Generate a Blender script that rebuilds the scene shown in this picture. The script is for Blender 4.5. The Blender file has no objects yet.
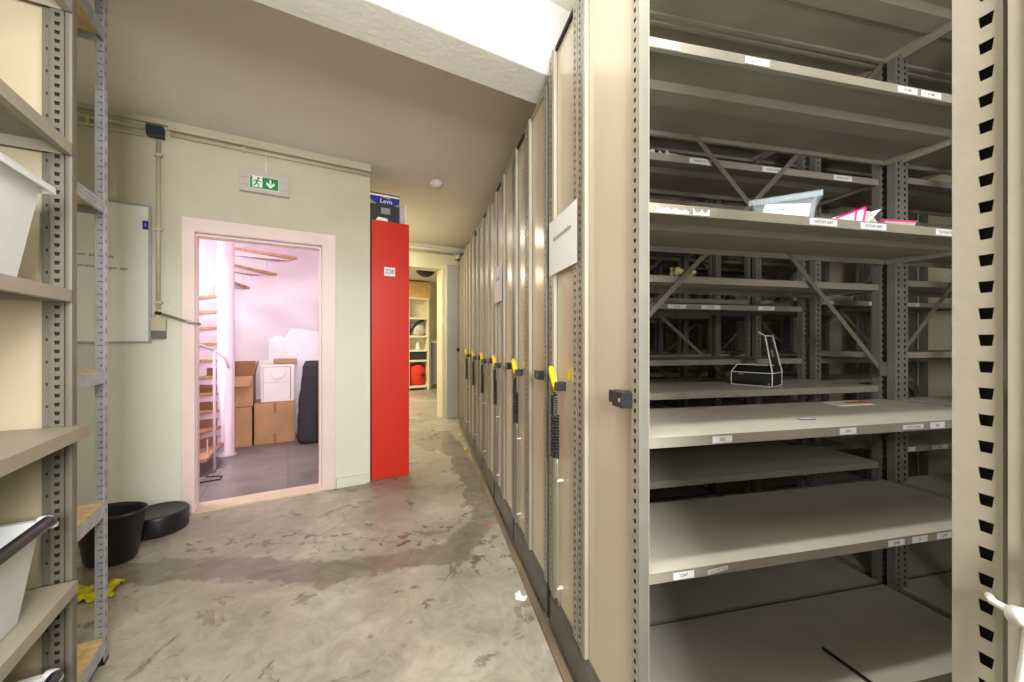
import bpy, math, random
from mathutils import Vector, Matrix
random.seed(7)
scn = bpy.context.scene
COL = scn.collection
PI = math.pi
SA, RA = math.radians(12.8), math.radians(30)   # angle of the mobile shelving rows / of the room

def srgb(r, g, b):
    f = lambda c: c/12.92 if c <= .04045 else ((c+.055)/1.055)**2.4
    return (f(r/255), f(g/255), f(b/255), 1)

# ------------------------------------------------------------------ materials
def newmat(name):
    m = bpy.data.materials.new(name); m.use_nodes = True
    nt = m.node_tree; return m, nt, nt.nodes, nt.links, nt.nodes['Principled BSDF']

def mat(name, col, rough=.5, metal=0, var=.06, scale=6, bump=0, bscale=60, spec=.5, coat=0, emit=None, es=0, stretch=None):
    m, nt, N, L, P = newmat(name)
    tc = N.new('ShaderNodeTexCoord'); nz = N.new('ShaderNodeTexNoise')
    nz.inputs['Scale'].default_value = scale; nz.inputs['Detail'].default_value = 5
    src = tc.outputs['Object']
    if stretch:
        mp = N.new('ShaderNodeMapping'); mp.inputs['Scale'].default_value = stretch
        L.new(src, mp.inputs[0]); src = mp.outputs[0]
    L.new(src, nz.inputs['Vector'])
    rp = N.new('ShaderNodeValToRGB'); rp.color_ramp.elements[0].position = .3; rp.color_ramp.elements[1].position = .7
    c = Vector(col[:3])
    rp.color_ramp.elements[0].color = tuple(c*(1-var*2))+(1,)
    rp.color_ramp.elements[1].color = tuple(min(1, x) for x in c*(1+var))+(1,)
    L.new(nz.outputs[0], rp.inputs[0]); L.new(rp.outputs[0], P.inputs['Base Color'])
    P.inputs['Roughness'].default_value = rough; P.inputs['Metallic'].default_value = metal
    P.inputs['Specular IOR Level'].default_value = spec
    if coat: P.inputs['Coat Weight'].default_value = coat
    if bump:
        n2 = N.new('ShaderNodeTexNoise'); n2.inputs['Scale'].default_value = bscale; n2.inputs['Detail'].default_value = 6
        L.new(src, n2.inputs['Vector'])
        b = N.new('ShaderNodeBump'); b.inputs['Strength'].default_value = bump; b.inputs['Distance'].default_value = .01
        L.new(n2.outputs[0], b.inputs['Height']); L.new(b.outputs[0], P.inputs['Normal'])
    if emit: P.inputs['Emission Color'].default_value = emit; P.inputs['Emission Strength'].default_value = es
    return m

M = {}
M['beige'] = mat('beige_enamel', srgb(196,184,160), .34, 0, .04, 3, .08, 90)
M['panel'] = mat('cream_enamel_panel', srgb(206,195,170), .22, 0, .035, 1.3, .10, 5)
M['post'] = mat('beige_enamel_upright', srgb(157,150,133), .36, 0, .05, 5, .05, 80)
M['postgrey'] = mat('grey_upright_face', srgb(118,118,109), .36, .1, .06, 6)
M['shelf'] = mat('taupe_enamel_shelf', srgb(147,142,129), .42, 0, .07, 4, .06, 50)
M['plinth'] = mat('dark_grey_plinth', srgb(88,88,82), .4, .1, .12, 5, .1, 30)
M['taupe'] = mat('taupe_enamel_upright', srgb(100,94,83), .42, 0, .05, 5, .05, 80)
M['beige2'] = mat('pale_taupe_shelf', srgb(150,142,126), .45, 0, .05, 4, .08, 90)
M['panel2'] = mat('cream_side_panel', srgb(176,165,138), .5, 0, .04, 2)
M['shelftop_lit'] = mat('lit_shelf_surface', srgb(206,202,188), .4, 0, .06, 3, .05, 50)  # paler copy of the shelf colour, so the tops look lit from above
M['sill'] = mat('pale_threshold', srgb(214,194,166), .55, 0, .06, 6)
M['dark'] = mat('slot_dark', srgb(28,27,26), .8, 0, .02)
M['seam'] = mat('seam_grey', srgb(110,106,98), .5, .3)
M['brace'] = mat('steel_brace', srgb(128,123,112), .42, .25, .08, 12)
M['black'] = mat('black_plastic', srgb(30,30,32), .38, 0, .05, 20, .04, 120)
M['matteblack'] = mat('black_fabric', srgb(50,49,56), .8, 0, .15, 6, .6, 9)
M['yellow'] = mat('yellow_plastic', srgb(248,208,20), .35, 0, .03)
M['tube'] = mat('grey_tube', srgb(150,146,136), .35, .4)
M['white'] = mat('white_plastic', srgb(226,226,220), .4, 0, .02)
M['paper'] = mat('white_paper', srgb(246,246,244), .7, 0, .01)
M['ink'] = mat('printed_ink', srgb(60,62,66), .7, 0, .01)
M['label'] = mat('label_paper', srgb(226,230,234), .55, 0, .02)
M['ply'] = mat('chipboard', srgb(226,196,140), .65, 0, .12, 40, .2, 80)
M['galv'] = mat('galvanised_steel', srgb(184,190,194), .36, .35, .10, 18)
M['galvslot'] = mat('galvanised_slot', srgb(122,129,134), .5, .3)
M['red'] = mat('red_laminate', srgb(218,48,32), .38, 0, .03, 2)
M['wood'] = mat('oak_tread', srgb(184,140,108), .5, 0, .14, 9, .08, 40, stretch=(1,8,1))
M['pinkwhite'] = mat('white_painted_steel', srgb(214,192,204), .45, 0, .02)
M['frame'] = mat('painted_door_frame', srgb(238,218,214), .42, 0, .03, 3)
M['carton'] = mat('brown_cardboard', srgb(186,142,104), .75, 0, .07, 5, .05, 60)
M['cartonin'] = mat('cardboard_inside', srgb(160,112,80), .8, 0, .08, 5)
M['tape'] = mat('parcel_tape', srgb(152,108,74), .35, 0, .04)
M['giftbag'] = mat('white_gift_bag', srgb(240,232,234), .5, 0, .02)
M['redline'] = mat('dark_red_line', srgb(90,46,50), .6, 0, .02)
M['foam'] = mat('white_panel_board', srgb(246,240,246), .6, 0, .03)
M['blue'] = mat('blue_print', srgb(28,50,140), .4, 0, .03)
M['charcoal'] = mat('charcoal_print', srgb(52,54,58), .45, 0, .05)
M['grey'] = mat('grey_print', srgb(150,152,156), .5, 0, .05)
M['green'] = mat('sign_green', srgb(0,140,70), .4, 0, .02)
M['signgrey'] = mat('sign_housing', srgb(196,192,186), .45, 0, .04)
M['alu'] = mat('aluminium_trim', srgb(186,190,204), .3, .6, .04)
M['board'] = mat('whiteboard_enamel', srgb(240,244,236), .18, 0, .02, 2)
M['pipe'] = mat('painted_conduit', srgb(200,192,166), .45, 0, .05)
M['teal'] = mat('dark_teal_box', srgb(26,48,58), .4, 0, .1)
M['magenta'] = mat('magenta_edge', srgb(214,50,140), .45, 0, .02)
M['binder'] = mat('grey_binder_inside', srgb(190,184,176), .6, 0, .04)
M['orange'] = mat('orange_cover', srgb(240,92,40), .5, 0, .04)
M['bagred'] = mat('orange_red_bag', srgb(232,62,26), .7, 0, .12, 9, .5, 14)
M['cloth'] = mat('yellow_green_cloth', srgb(196,190,20), .9, 0, .25, 30, .8, 40)
M['cloth2'] = mat('white_cloth', srgb(214,210,196), .9, 0, .12, 20, .7, 25)
M['creamy'] = mat('cream_cabinet', srgb(238,230,196), .5, 0, .03)
M['lightwood'] = mat('light_wood', srgb(226,184,120), .5, 0, .08, 8)
M['railmat'] = mat('worn_floor_rail', srgb(142,124,100), .45, .2, .22, 14, .2, 60, stretch=(1,.15,1))
M['jar'] = mat('blossom_tuft', srgb(232,226,150), .8, 0, .2, 60)
M['cableblack'] = mat('black_cable', srgb(28,28,30), .5)
M['bluecover'] = mat('petrol_blue_card', srgb(28,92,112), .5, 0, .03)

def clear_mat(name, col, alpha, rough):
    m, nt, N, L, P = newmat(name)
    P.inputs['Base Color'].default_value = col; P.inputs['Roughness'].default_value = rough
    tr = N.new('ShaderNodeBsdfTransparent'); mx = N.new('ShaderNodeMixShader')
    lw = N.new('ShaderNodeLayerWeight'); lw.inputs[0].default_value = .35
    mr = N.new('ShaderNodeMapRange'); mr.inputs[3].default_value = alpha; mr.inputs[4].default_value = min(1, alpha+.35)
    nz = N.new('ShaderNodeTexNoise'); nz.inputs['Scale'].default_value = 4
    ad = N.new('ShaderNodeMath'); ad.operation = 'MULTIPLY_ADD'; ad.inputs[1].default_value = .12
    L.new(lw.outputs['Facing'], mr.inputs[0]); L.new(nz.outputs[0], ad.inputs[0]); L.new(mr.outputs[0], ad.inputs[2])
    L.new(ad.outputs[0], mx.inputs[0]); L.new(tr.outputs[0], mx.inputs[1]); L.new(P.outputs[0], mx.inputs[2])
    L.new(mx.outputs[0], N['Material Output'].inputs[0])
    return m
M['frost'] = clear_mat('frosted_plastic', srgb(222,226,226), .58, .35)
M['clear'] = clear_mat('clear_plastic', srgb(206,222,232), .16, .08)
M['bagclear'] = clear_mat('clear_film', srgb(220,222,222), .35, .12)

def wall_mat(name, c1, c2, scale=1.2, rough=.75, bump=.15, low=None):
    m, nt, N, L, P = newmat(name)
    tc = N.new('ShaderNodeTexCoord'); nz = N.new('ShaderNodeTexNoise')
    nz.inputs['Scale'].default_value = scale; nz.inputs['Detail'].default_value = 8; nz.inputs['Roughness'].default_value = .6
    L.new(tc.outputs['Object'], nz.inputs['Vector'])
    rp = N.new('ShaderNodeValToRGB'); rp.color_ramp.elements[0].position = .35; rp.color_ramp.elements[1].position = .68
    rp.color_ramp.elements[0].color = c1; rp.color_ramp.elements[1].color = c2
    L.new(nz.outputs[0], rp.inputs[0])
    out = rp.outputs[0]
    if low:   # colour gets paler and cooler towards the ground
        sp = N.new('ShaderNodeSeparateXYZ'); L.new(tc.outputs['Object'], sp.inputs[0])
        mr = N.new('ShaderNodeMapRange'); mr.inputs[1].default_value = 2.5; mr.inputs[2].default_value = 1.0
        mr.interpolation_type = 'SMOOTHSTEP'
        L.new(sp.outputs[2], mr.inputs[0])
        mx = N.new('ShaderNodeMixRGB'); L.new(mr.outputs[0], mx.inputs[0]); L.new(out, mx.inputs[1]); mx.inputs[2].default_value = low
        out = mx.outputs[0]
    L.new(out, P.inputs['Base Color']); P.inputs['Roughness'].default_value = rough
    n2 = N.new('ShaderNodeTexNoise'); n2.inputs['Scale'].default_value = 45; n2.inputs['Detail'].default_value = 8
    L.new(tc.outputs['Object'], n2.inputs['Vector'])
    n3 = N.new('ShaderNodeTexNoise'); n3.inputs['Scale'].default_value = 3
    L.new(tc.outputs['Object'], n3.inputs['Vector'])
    ad = N.new('ShaderNodeMath'); ad.operation = 'ADD'
    m3 = N.new('ShaderNodeMath'); m3.operation = 'MULTIPLY'; m3.inputs[1].default_value = 2.5
    L.new(n3.outputs[0], m3.inputs[0]); L.new(n2.outputs[0], ad.inputs[0]); L.new(m3.outputs[0], ad.inputs[1])
    b = N.new('ShaderNodeBump'); b.inputs['Strength'].default_value = bump; b.inputs['Distance'].default_value = .012
    L.new(ad.outputs[0], b.inputs['Height']); L.new(b.outputs[0], P.inputs['Normal'])
    return m
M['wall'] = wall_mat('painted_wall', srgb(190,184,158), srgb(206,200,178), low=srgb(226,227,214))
M['ceil'] = wall_mat('painted_ceiling', srgb(220,215,206), srgb(230,226,218), .7, .7, .3)
M['beam'] = wall_mat('painted_beam', srgb(214,212,206), srgb(226,224,218), 1.5, .6, .2)
M['stairwall'] = wall_mat('pinkish_white_wall', srgb(222,206,216), srgb(232,218,226), .8, .7, .15)
M['farwall'] = wall_mat('far_cream_wall', srgb(214,206,172), srgb(228,222,190), 1.5, .7, .3)
M['column'] = wall_mat('grey_column_paint', srgb(176,174,162), srgb(190,188,178), 1.5, .7, .3)

def floor_mat():
    m, nt, N, L, P = newmat('stained_concrete')
    tc = N.new('ShaderNodeTexCoord'); O = tc.outputs['Object']
    def noise(s, d=8, r=.6, dist=0, vec=O):
        n = N.new('ShaderNodeTexNoise'); n.inputs['Scale'].default_value = s; n.inputs['Detail'].default_value = d
        n.inputs['Roughness'].default_value = r; n.inputs['Distortion'].default_value = dist
        L.new(vec, n.inputs['Vector']); return n.outputs[0]
    def math_(op, a, b, clamp=False):
        x = N.new('ShaderNodeMath'); x.operation = op; x.use_clamp = clamp
        for i, v in enumerate((a, b)):
            if isinstance(v, (int, float)): x.inputs[i].default_value = v
            else: L.new(v, x.inputs[i])
        return x.outputs[0]
    def ramp(v, a, b, smooth=True):
        x = N.new('ShaderNodeMapRange'); x.inputs[1].default_value = a; x.inputs[2].default_value = b
        if smooth: x.interpolation_type = 'SMOOTHSTEP'
        L.new(v, x.inputs[0]); return x.outputs[0]
    base = N.new('ShaderNodeValToRGB'); e = base.color_ramp.elements
    e[0].position = .30; e[0].color = srgb(150,145,132); e[1].position = .72; e[1].color = srgb(208,203,188)
    el = e.new(.52); el.color = srgb(180,174,157)
    L.new(noise(1.4, 10, .62, .6), base.inputs[0])
    fine = N.new('ShaderNodeMixRGB'); fine.blend_type = 'MULTIPLY'; fine.inputs[0].default_value = .85
    fr = N.new('ShaderNodeValToRGB'); fr.color_ramp.elements[0].position = .3; fr.color_ramp.elements[0].color = (.62,.60,.56,1); fr.color_ramp.elements[1].position = .6; fr.color_ramp.elements[1].color = (1,1,1,1)
    L.new(noise(7, 10, .7, 1.2), fr.inputs[0]); L.new(base.outputs[0], fine.inputs[1]); L.new(fr.outputs[0], fine.inputs[2])
    sp = N.new('ShaderNodeSeparateXYZ'); L.new(O, sp.inputs[0]); x, y = sp.outputs[0], sp.outputs[1]
    wob = math_('MULTIPLY', math_('SUBTRACT', noise(2.2, 8, .65), .5), 1.2)
    spk = noise(11, 6, .65)
    # a wet trail sweeping across the corridor, then along the rail
    def band(pts, w):
        best = None
        for (x0, y0), (x1, y1) in zip(pts, pts[1:]):
            dx, dy = x1-x0, y1-y0; l2 = dx*dx+dy*dy
            t = math_('ADD', math_('MULTIPLY', math_('SUBTRACT', x, x0), dx/l2), math_('MULTIPLY', math_('SUBTRACT', y, y0), dy/l2), True)
            ax = math_('SUBTRACT', x, math_('MULTIPLY_ADD', t, dx)); 
            # MULTIPLY_ADD third input
            ax.node.inputs[1].links[0].from_node.inputs[2].default_value = x0
            ay = math_('SUBTRACT', y, math_('MULTIPLY_ADD', t, dy))
            ay.node.inputs[1].links[0].from_node.inputs[2].default_value = y0
            d = math_('SQRT', math_('ADD', math_('MULTIPLY', ax, ax), math_('MULTIPLY', ay, ay)), 0)
            best = d if best is None else math_('MINIMUM', best, d)
        return ramp(math_('SUBTRACT', math_('SUBTRACT', w, best), math_('MULTIPLY', wob, -.35)), -.02, .05)
    wet = band([(-2.5,2.05),(-1.6,2.12),(-.95,2.10),(-.35,2.30),(-.15,2.75),(-.38,3.6),(-.95,5.3)], .13)
    wet2 = band([(-1.75,2.38),(-.9,2.42),(-.42,2.55)], .0)
    spots = math_('MULTIPLY', band([(-1.9,2.44),(-.9,2.44),(-.25,2.5),(-.12,2.2),(-.4,3.6)], .16), ramp(spk, .56, .60))
    wetall = math_('MAXIMUM', math_('MULTIPLY', math_('MAXIMUM', wet, wet2), .75), math_('MULTIPLY', spots, .9), True)
    blot = math_('MULTIPLY', ramp(noise(4.5, 9, .7, .8), .56, .63), .6)
    allw = math_('MAXIMUM', wetall, blot)
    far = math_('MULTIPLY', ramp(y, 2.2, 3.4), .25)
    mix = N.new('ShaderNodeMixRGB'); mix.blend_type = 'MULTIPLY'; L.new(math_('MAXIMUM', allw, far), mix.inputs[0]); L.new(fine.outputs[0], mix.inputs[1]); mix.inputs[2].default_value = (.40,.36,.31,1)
    # pale scraped patches
    pale = math_('MULTIPLY', ramp(noise(3.3, 10, .75, 2.0), .58, .66), .45)
    mp = N.new('ShaderNodeMixRGB'); L.new(pale, mp.inputs[0]); L.new(mix.outputs[0], mp.inputs[1]); mp.inputs[2].default_value = srgb(205,200,188)
    # cracks
    wv = N.new('ShaderNodeTexVoronoi'); wv.feature = 'DISTANCE_TO_EDGE'; wv.inputs['Scale'].default_value = .62
    dv = N.new('ShaderNodeMixRGB'); dv.blend_type = 'ADD'; dv.inputs[0].default_value = .35
    nn = N.new('ShaderNodeTexNoise'); nn.inputs['Scale'].default_value = 2.5; nn.inputs['Detail'].default_value = 8; L.new(O, nn.inputs['Vector'])
    L.new(O, dv.inputs[1]); L.new(nn.outputs[1], dv.inputs[2]); L.new(dv.outputs[0], wv.inputs['Vector'])
    cr = math_('MULTIPLY', math_('MULTIPLY', math_('SUBTRACT', 1, ramp(wv.outputs[0], .0008, .0035)), ramp(noise(1.1, 3), .46, .56)), .4)
    mc = N.new('ShaderNodeMixRGB'); L.new(cr, mc.inputs[0]); L.new(mp.outputs[0], mc.inputs[1]); mc.inputs[2].default_value = srgb(78,72,62)
    L.new(mc.outputs[0], P.inputs['Base Color'])
    rg = math_('SUBTRACT', math_('ADD', .27, math_('MULTIPLY', noise(5), .2)), math_('MULTIPLY', allw, .22))
    L.new(rg, P.inputs['Roughness']); P.inputs['Specular IOR Level'].default_value = .45
    b = N.new('ShaderNodeBump'); b.inputs['Strength'].default_value = .12; b.inputs['Distance'].default_value = .01
    L.new(noise(9, 10, .7), b.inputs['Height']); L.new(b.outputs[0], P.inputs['Normal'])
    return m
M['floor'] = floor_mat()

def tile_mat():
    m, nt, N, L, P = newmat('grey_floor_tiles')
    tc = N.new('ShaderNodeTexCoord'); br = N.new('ShaderNodeTexBrick'); br.offset = 0
    br.inputs['Scale'].default_value = 1; br.inputs['Brick Width'].default_value = .6; br.inputs['Row Height'].default_value = .6
    br.inputs['Mortar Size'].default_value = .004
    br.inputs['Color1'].default_value = srgb(138,132,128); br.inputs['Color2'].default_value = srgb(126,120,117); br.inputs['Mortar'].default_value = srgb(100,96,94)
    L.new(tc.outputs['Object'], br.inputs['Vector'])
    nz = N.new('ShaderNodeTexNoise'); nz.inputs['Scale'].default_value = 3; nz.inputs['Detail'].default_value = 8; L.new(tc.outputs['Object'], nz.inputs['Vector'])
    rp = N.new('ShaderNodeValToRGB'); rp.color_ramp.elements[0].position = .35; rp.color_ramp.elements[1].position = .7
    rp.color_ramp.elements[0].color = (.6,.58,.58,1); rp.color_ramp.elements[1].color = (1,1,1,1); L.new(nz.outputs[0], rp.inputs[0])
    mx = N.new('ShaderNodeMixRGB'); mx.blend_type = 'MULTIPLY'; mx.inputs[0].default_value = .8
    L.new(br.outputs[0], mx.inputs[1]); L.new(rp.outputs[0], mx.inputs[2]); L.new(mx.outputs[0], P.inputs['Base Color'])
    P.inputs['Roughness'].default_value = .35
    return m
M['tiles'] = tile_mat()

# ------------------------------------------------------------------ mesh builder
class MB:
    def __init__(s): s.v = []; s.f = []; s.m = []; s.mats = []
    def mi(s, k):
        if k not in s.mats: s.mats.append(k)
        return s.mats.index(k)
    def poly(s, pts, k):
        n = len(s.v); s.v += [tuple(p) for p in pts]; s.f.append(tuple(range(n, n+len(pts)))); s.m.append(s.mi(k)); return s
    def hexa(s, p, k):     # 4 bottom (ccw from above) + 4 top
        n = len(s.v); s.v += [tuple(q) for q in p]
        for f in ((0,3,2,1),(4,5,6,7),(0,1,5,4),(1,2,6,5),(2,3,7,6),(3,0,4,7)):
            s.f.append(tuple(n+i for i in f)); s.m.append(s.mi(k))
        return s
    def box(s, x0, x1, y0, y1, z0, z1, k):
        return s.hexa([(x0,y0,z0),(x1,y0,z0),(x1,y1,z0),(x0,y1,z0),(x0,y0,z1),(x1,y0,z1),(x1,y1,z1),(x0,y1,z1)], k)
    def bar(s, p, q, w, h, k, up=(0,0,1)):
        p, q = Vector(p), Vector(q); d = (q-p).normalized(); upv = Vector(up)
        a = d.cross(upv).normalized()*w/2; b = a.cross(d).normalized()*h/2
        return s.hexa([p-a-b, p+a-b, q+a-b, q-a-b, p-a+b, p+a+b, q+a+b, q-a+b], k)
    def tube(s, pts, r, k, seg=8, cap=True):
        pts = [Vector(p) for p in pts]; n0 = len(s.v); mi = s.mi(k); prev = None
        for i, p in enumerate(pts):
            d = (pts[min(i+1, len(pts)-1)]-pts[max(i-1, 0)]).normalized()
            if prev is None:
                a = d.cross(Vector((0,0,1)));
                if a.length < .05: a = d.cross(Vector((1,0,0)))
            else: a = prev-d*prev.dot(d)
            a.normalize(); prev = a; b = d.cross(a)
            rr = r[i] if isinstance(r, (list, tuple)) else r
            for j in range(seg):
                t = 2*PI*j/seg; s.v.append(tuple(p+a*math.cos(t)*rr+b*math.sin(t)*rr))
        for i in range(len(pts)-1):
            for j in range(seg):
                s.f.append((n0+i*seg+j, n0+i*seg+(j+1)%seg, n0+(i+1)*seg+(j+1)%seg, n0+(i+1)*seg+j)); s.m.append(mi)
        if cap:
            s.f.append(tuple(n0+j for j in reversed(range(seg)))); s.m.append(mi)
            s.f.append(tuple(n0+(len(pts)-1)*seg+j for j in range(seg))); s.m.append(mi)
        return s
    def lathe(s, prof, k, seg=32, sx=1, sy=1, c=(0,0)):   # prof: (r, z) list
        n0 = len(s.v); mi = s.mi(k)
        for r, z in prof:
            for j in range(seg):
                t = 2*PI*j/seg; s.v.append((c[0]+r*sx*math.cos(t), c[1]+r*sy*math.sin(t), z))
        for i in range(len(prof)-1):
            for j in range(seg):
                s.f.append((n0+i*seg+j, n0+i*seg+(j+1)%seg, n0+(i+1)*seg+(j+1)%seg, n0+(i+1)*seg+j)); s.m.append(mi)
        s.f.append(tuple(n0+j for j in reversed(range(seg)))); s.m.append(mi)
        s.f.append(tuple(n0+(len(prof)-1)*seg+j for j in range(seg))); s.m.append(mi)
        return s
    def text(s, string, size, mtx, k, align='CENTER'):
        cu = bpy.data.curves.new('t', 'FONT'); cu.body = string; cu.size = size; cu.align_x = align; cu.align_y = 'CENTER'; cu.resolution_u = 3
        o = bpy.data.objects.new('t', cu); COL.objects.link(o)
        bpy.context.view_layer.update()
        me = o.evaluated_get(bpy.context.evaluated_depsgraph_get()).to_mesh()
        n = len(s.v); mi = s.mi(k)
        s.v += [tuple(mtx @ v.co) for v in me.vertices]
        for p in me.polygons: s.f.append(tuple(n+i for i in p.vertices)); s.m.append(mi)
        bpy.data.objects.remove(o); bpy.data.curves.remove(cu)
        return s
    def mesh(s, name, smooth=False):
        me = bpy.data.meshes.new(name); me.from_pydata(s.v, [], s.f)
        for k in s.mats: me.materials.append(M[k])
        me.polygons.foreach_set('material_index', s.m)
        if smooth: me.polygons.foreach_set('use_smooth', [True]*len(s.f))
        me.update(); return me
    def build(s, name, parent=None, loc=(0,0,0), rz=0, smooth=False, bevel=0):
        return link(name, s.mesh(name, smooth), parent, loc, rz, bevel)

def link(name, me, parent=None, loc=(0,0,0), rz=0, bevel=0):
    o = bpy.data.objects.new(name, me); COL.objects.link(o)
    o.location = loc; o.rotation_euler = (0,0,rz)
    if parent: o.parent = parent
    if bevel:
        b = o.modifiers.new('bevel', 'BEVEL'); b.width = bevel; b.segments = 2; b.limit_method = 'ANGLE'
    return o
def tag(o, label, cat, group=None):
    o['label'] = label; o['category'] = cat
    if group: o['group'] = group
    return o
def S(v, u, z=0): c, s = math.cos(SA), math.sin(SA); return (c*v-s*u, s*v+c*u, z)
def Rm(a, b, z=0): c, s = math.cos(RA), math.sin(RA); return (c*a-s*b, s*a+c*b, z)
def thing(name, loc, rz, label, cat, group=None):
    o = bpy.data.objects.new(name, None); COL.objects.link(o); o.empty_display_size = .1
    o.location = loc; o.rotation_euler = (0,0,rz); return tag(o, label, cat, group)
def struct(name, mb, rz=RA, parent=None, loc=(0,0,0), bevel=0):
    o = mb.build(name, parent, loc, rz, bevel=bevel)
    if not parent: o['kind'] = 'structure'
    return o
# text facing -y (x right, z up)
def facing(x, y, z, tilt=0): return Matrix.Translation((x,y,z)) @ Matrix.Rotation(PI/2, 4, 'X') @ Matrix.Rotation(tilt, 4, 'Z')
# text facing -x, reading along -y (as seen from -x side looking to +x: right hand = -y)
def facing_x(x, y, z, tilt=0): return Matrix.Translation((x,y,z)) @ Matrix.Rotation(-PI/2, 4, 'Z') @ Matrix.Rotation(PI/2, 4, 'X') @ Matrix.Rotation(tilt, 4, 'Z')

ZC, ZB = 2.80, 2.455
# ================================================================== room shell
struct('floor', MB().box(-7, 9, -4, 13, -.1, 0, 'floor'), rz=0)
struct('ceiling', MB().box(-4.5, 8, -3, 12, ZC, ZC+.1, 'ceil'))
struct('trim_1', MB().box(-3, 8, 1.44, 1.655, ZB, ZC, 'beam'), bevel=.008)          # concrete beam
W = .15; BW = 3.607
mb = MB()
mb.box(-2.4, -.62, BW, BW+W, 0, ZC, 'wall').box(.27, .63, BW, BW+W, 0, ZC, 'wall').box(-.62, .27, BW, BW+W, 2.07, ZC, 'wall')
struct('wall_back', mb)
struct('wall_left', MB().box(-2.55, -2.4, -2.2, BW+W, 0, ZC, 'wall'))
struct('wall_front', MB().box(-2.55, 6.5, -2.35, -2.2, 0, ZC, 'wall'))
mb = MB().box(3.6, 3.75, -3.5, 8, 0, ZC, 'farwall'); struct('wall_right', mb, rz=SA)
# corridor's far wall with an opening, the room behind it
mb = MB(); mb.box(.63, 1.15, 6.06, 6.31, 0, ZC, 'farwall'); mb.box(2.18, 6.5, 6.06, 6.31, 0, ZC, 'farwall'); mb.box(1.15, 2.18, 6.06, 6.31, 2.42, ZC, 'farwall')
struct('wall_far', mb)
struct('trim_2', MB().box(2.21, 2.5, 5.93, 6.06, 0, 2.48, 'column'), bevel=.01)
struct('wall_corridor', MB().box(.57, .63, BW+W, 6.31, 0, ZC, 'farwall'))
struct('wall_end', MB().box(-2, 7, 10.9, 11.05, 0, ZC, 'farwall'))
struct('wall_end_side', MB().box(-.2, -.05, 6.31, 10.9, 0, ZC, 'farwall'))
# stair room
struct('wall_stair_back', MB().box(-3, .57, 6.2, 6.31, 0, ZC+1, 'stairwall'))
struct('wall_stair_left', MB().box(-2.6, -2.5, BW+W, 6.2, 0, ZC+1, 'stairwall'))
struct('wall_stair_right', MB().box(.50, .57, BW+W, 6.2, 0, ZC, 'stairwall'))
struct('floor_tiles', MB().box(-2.5, .50, BW+W-.02, 6.2, .0, .004, 'tiles'))
struct('wall_stair_front', MB().box(-2.5, -.66, BW+W, BW+W+.01, 0, ZC, 'stairwall'))
struct('trim_3', MB().box(-.62, .27, BW-.03, BW+W+.01, 0, .012, 'sill'))
# door frame, open doorway
d = struct('door_1', MB().box(-.66, -.585, BW-.022, BW, 0, 2.143, 'frame').box(.255, .35, BW-.022, BW, 0, 2.143, 'frame').box(-.66, .35, BW-.0225, BW, 2.05, 2.1435, 'frame')
    .box(-.62, -.60, BW-.018, BW+W+.02, 0, 2.07, 'frame').box(.245, .27, BW-.018, BW+W+.02, 0, 2.07, 'frame').box(-.62, .27, BW-.018, BW+W+.02, 2.045, 2.07, 'frame')
    .box(-.60, -.585, BW+.05, BW+W, 0, 2.05, 'frame').box(.23, .245, BW+.05, BW+W, 0, 2.05, 'frame').box(-.60, .245, BW+.05, BW+W, 2.03, 2.05, 'frame'), bevel=.003)
struct('baseboard_back', MB().box(.355, .60, BW-.025, BW, 0, .085, 'wall'), bevel=.003)
struct('baseboard_left', MB().box(-2.4, -.66, BW-.01, BW, 0, .06, 'wall'))
# conduit at top of the wall: a small painted cove
struct('trim_4', MB().box(-2.4, .63, BW-.03, BW, ZC-.035, ZC, 'wall'))

# ================================================================== mobile shelving
PITCH = .0258
def slotted(w, h, hw, hh, k='post', ox=.5, trap=.0015, depth=.03, cx=True):
    """upright: slotted face at y=0 facing -y, width w along x, depth along +y"""
    mb = MB(); x0 = w*ox-hw/2; x1 = x0+hw
    mb.poly([(0,0,0),(x0,0,0),(x0,0,h),(0,0,h)], k); mb.poly([(x1,0,0),(w,0,0),(w,0,h),(x1,0,h)], k)
    n = int(h/PITCH); z = 0; zz = PITCH*.5
    for i in range(n):
        a, b = zz-hh/2, zz+hh/2
        mb.poly([(x0,0,z),(x1,0,z),(x1,0,a),(x0,0,a)], k)
        mb.poly([(x0,0,a),(x0+trap,0,a),(x0,0,b)], k); mb.poly([(x1-trap,0,a),(x1,0,a),(x1,0,b)], k)
        z = b; zz += PITCH
    mb.poly([(x0,0,z),(x1,0,z),(x1,0,h),(x0,0,h)], k)
    mb.poly([(x0-.003,.008,0),(x1+.003,.008,0),(x1+.003,.008,h),(x0-.003,.008,h)], 'dark')
    mb.poly([(0,0,0),(0,0,h),(0,depth,h),(0,depth,0)], k); mb.poly([(w,0,0),(w,depth,0),(w,depth,h),(w,0,h)], k)
    mb.poly([(0,depth,0),(0,depth,h),(w,depth,h),(w,depth,0)], k)
    mb.poly([(0,0,h),(w,0,h),(w,depth,h),(0,depth,h)], k)
    return mb
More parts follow.
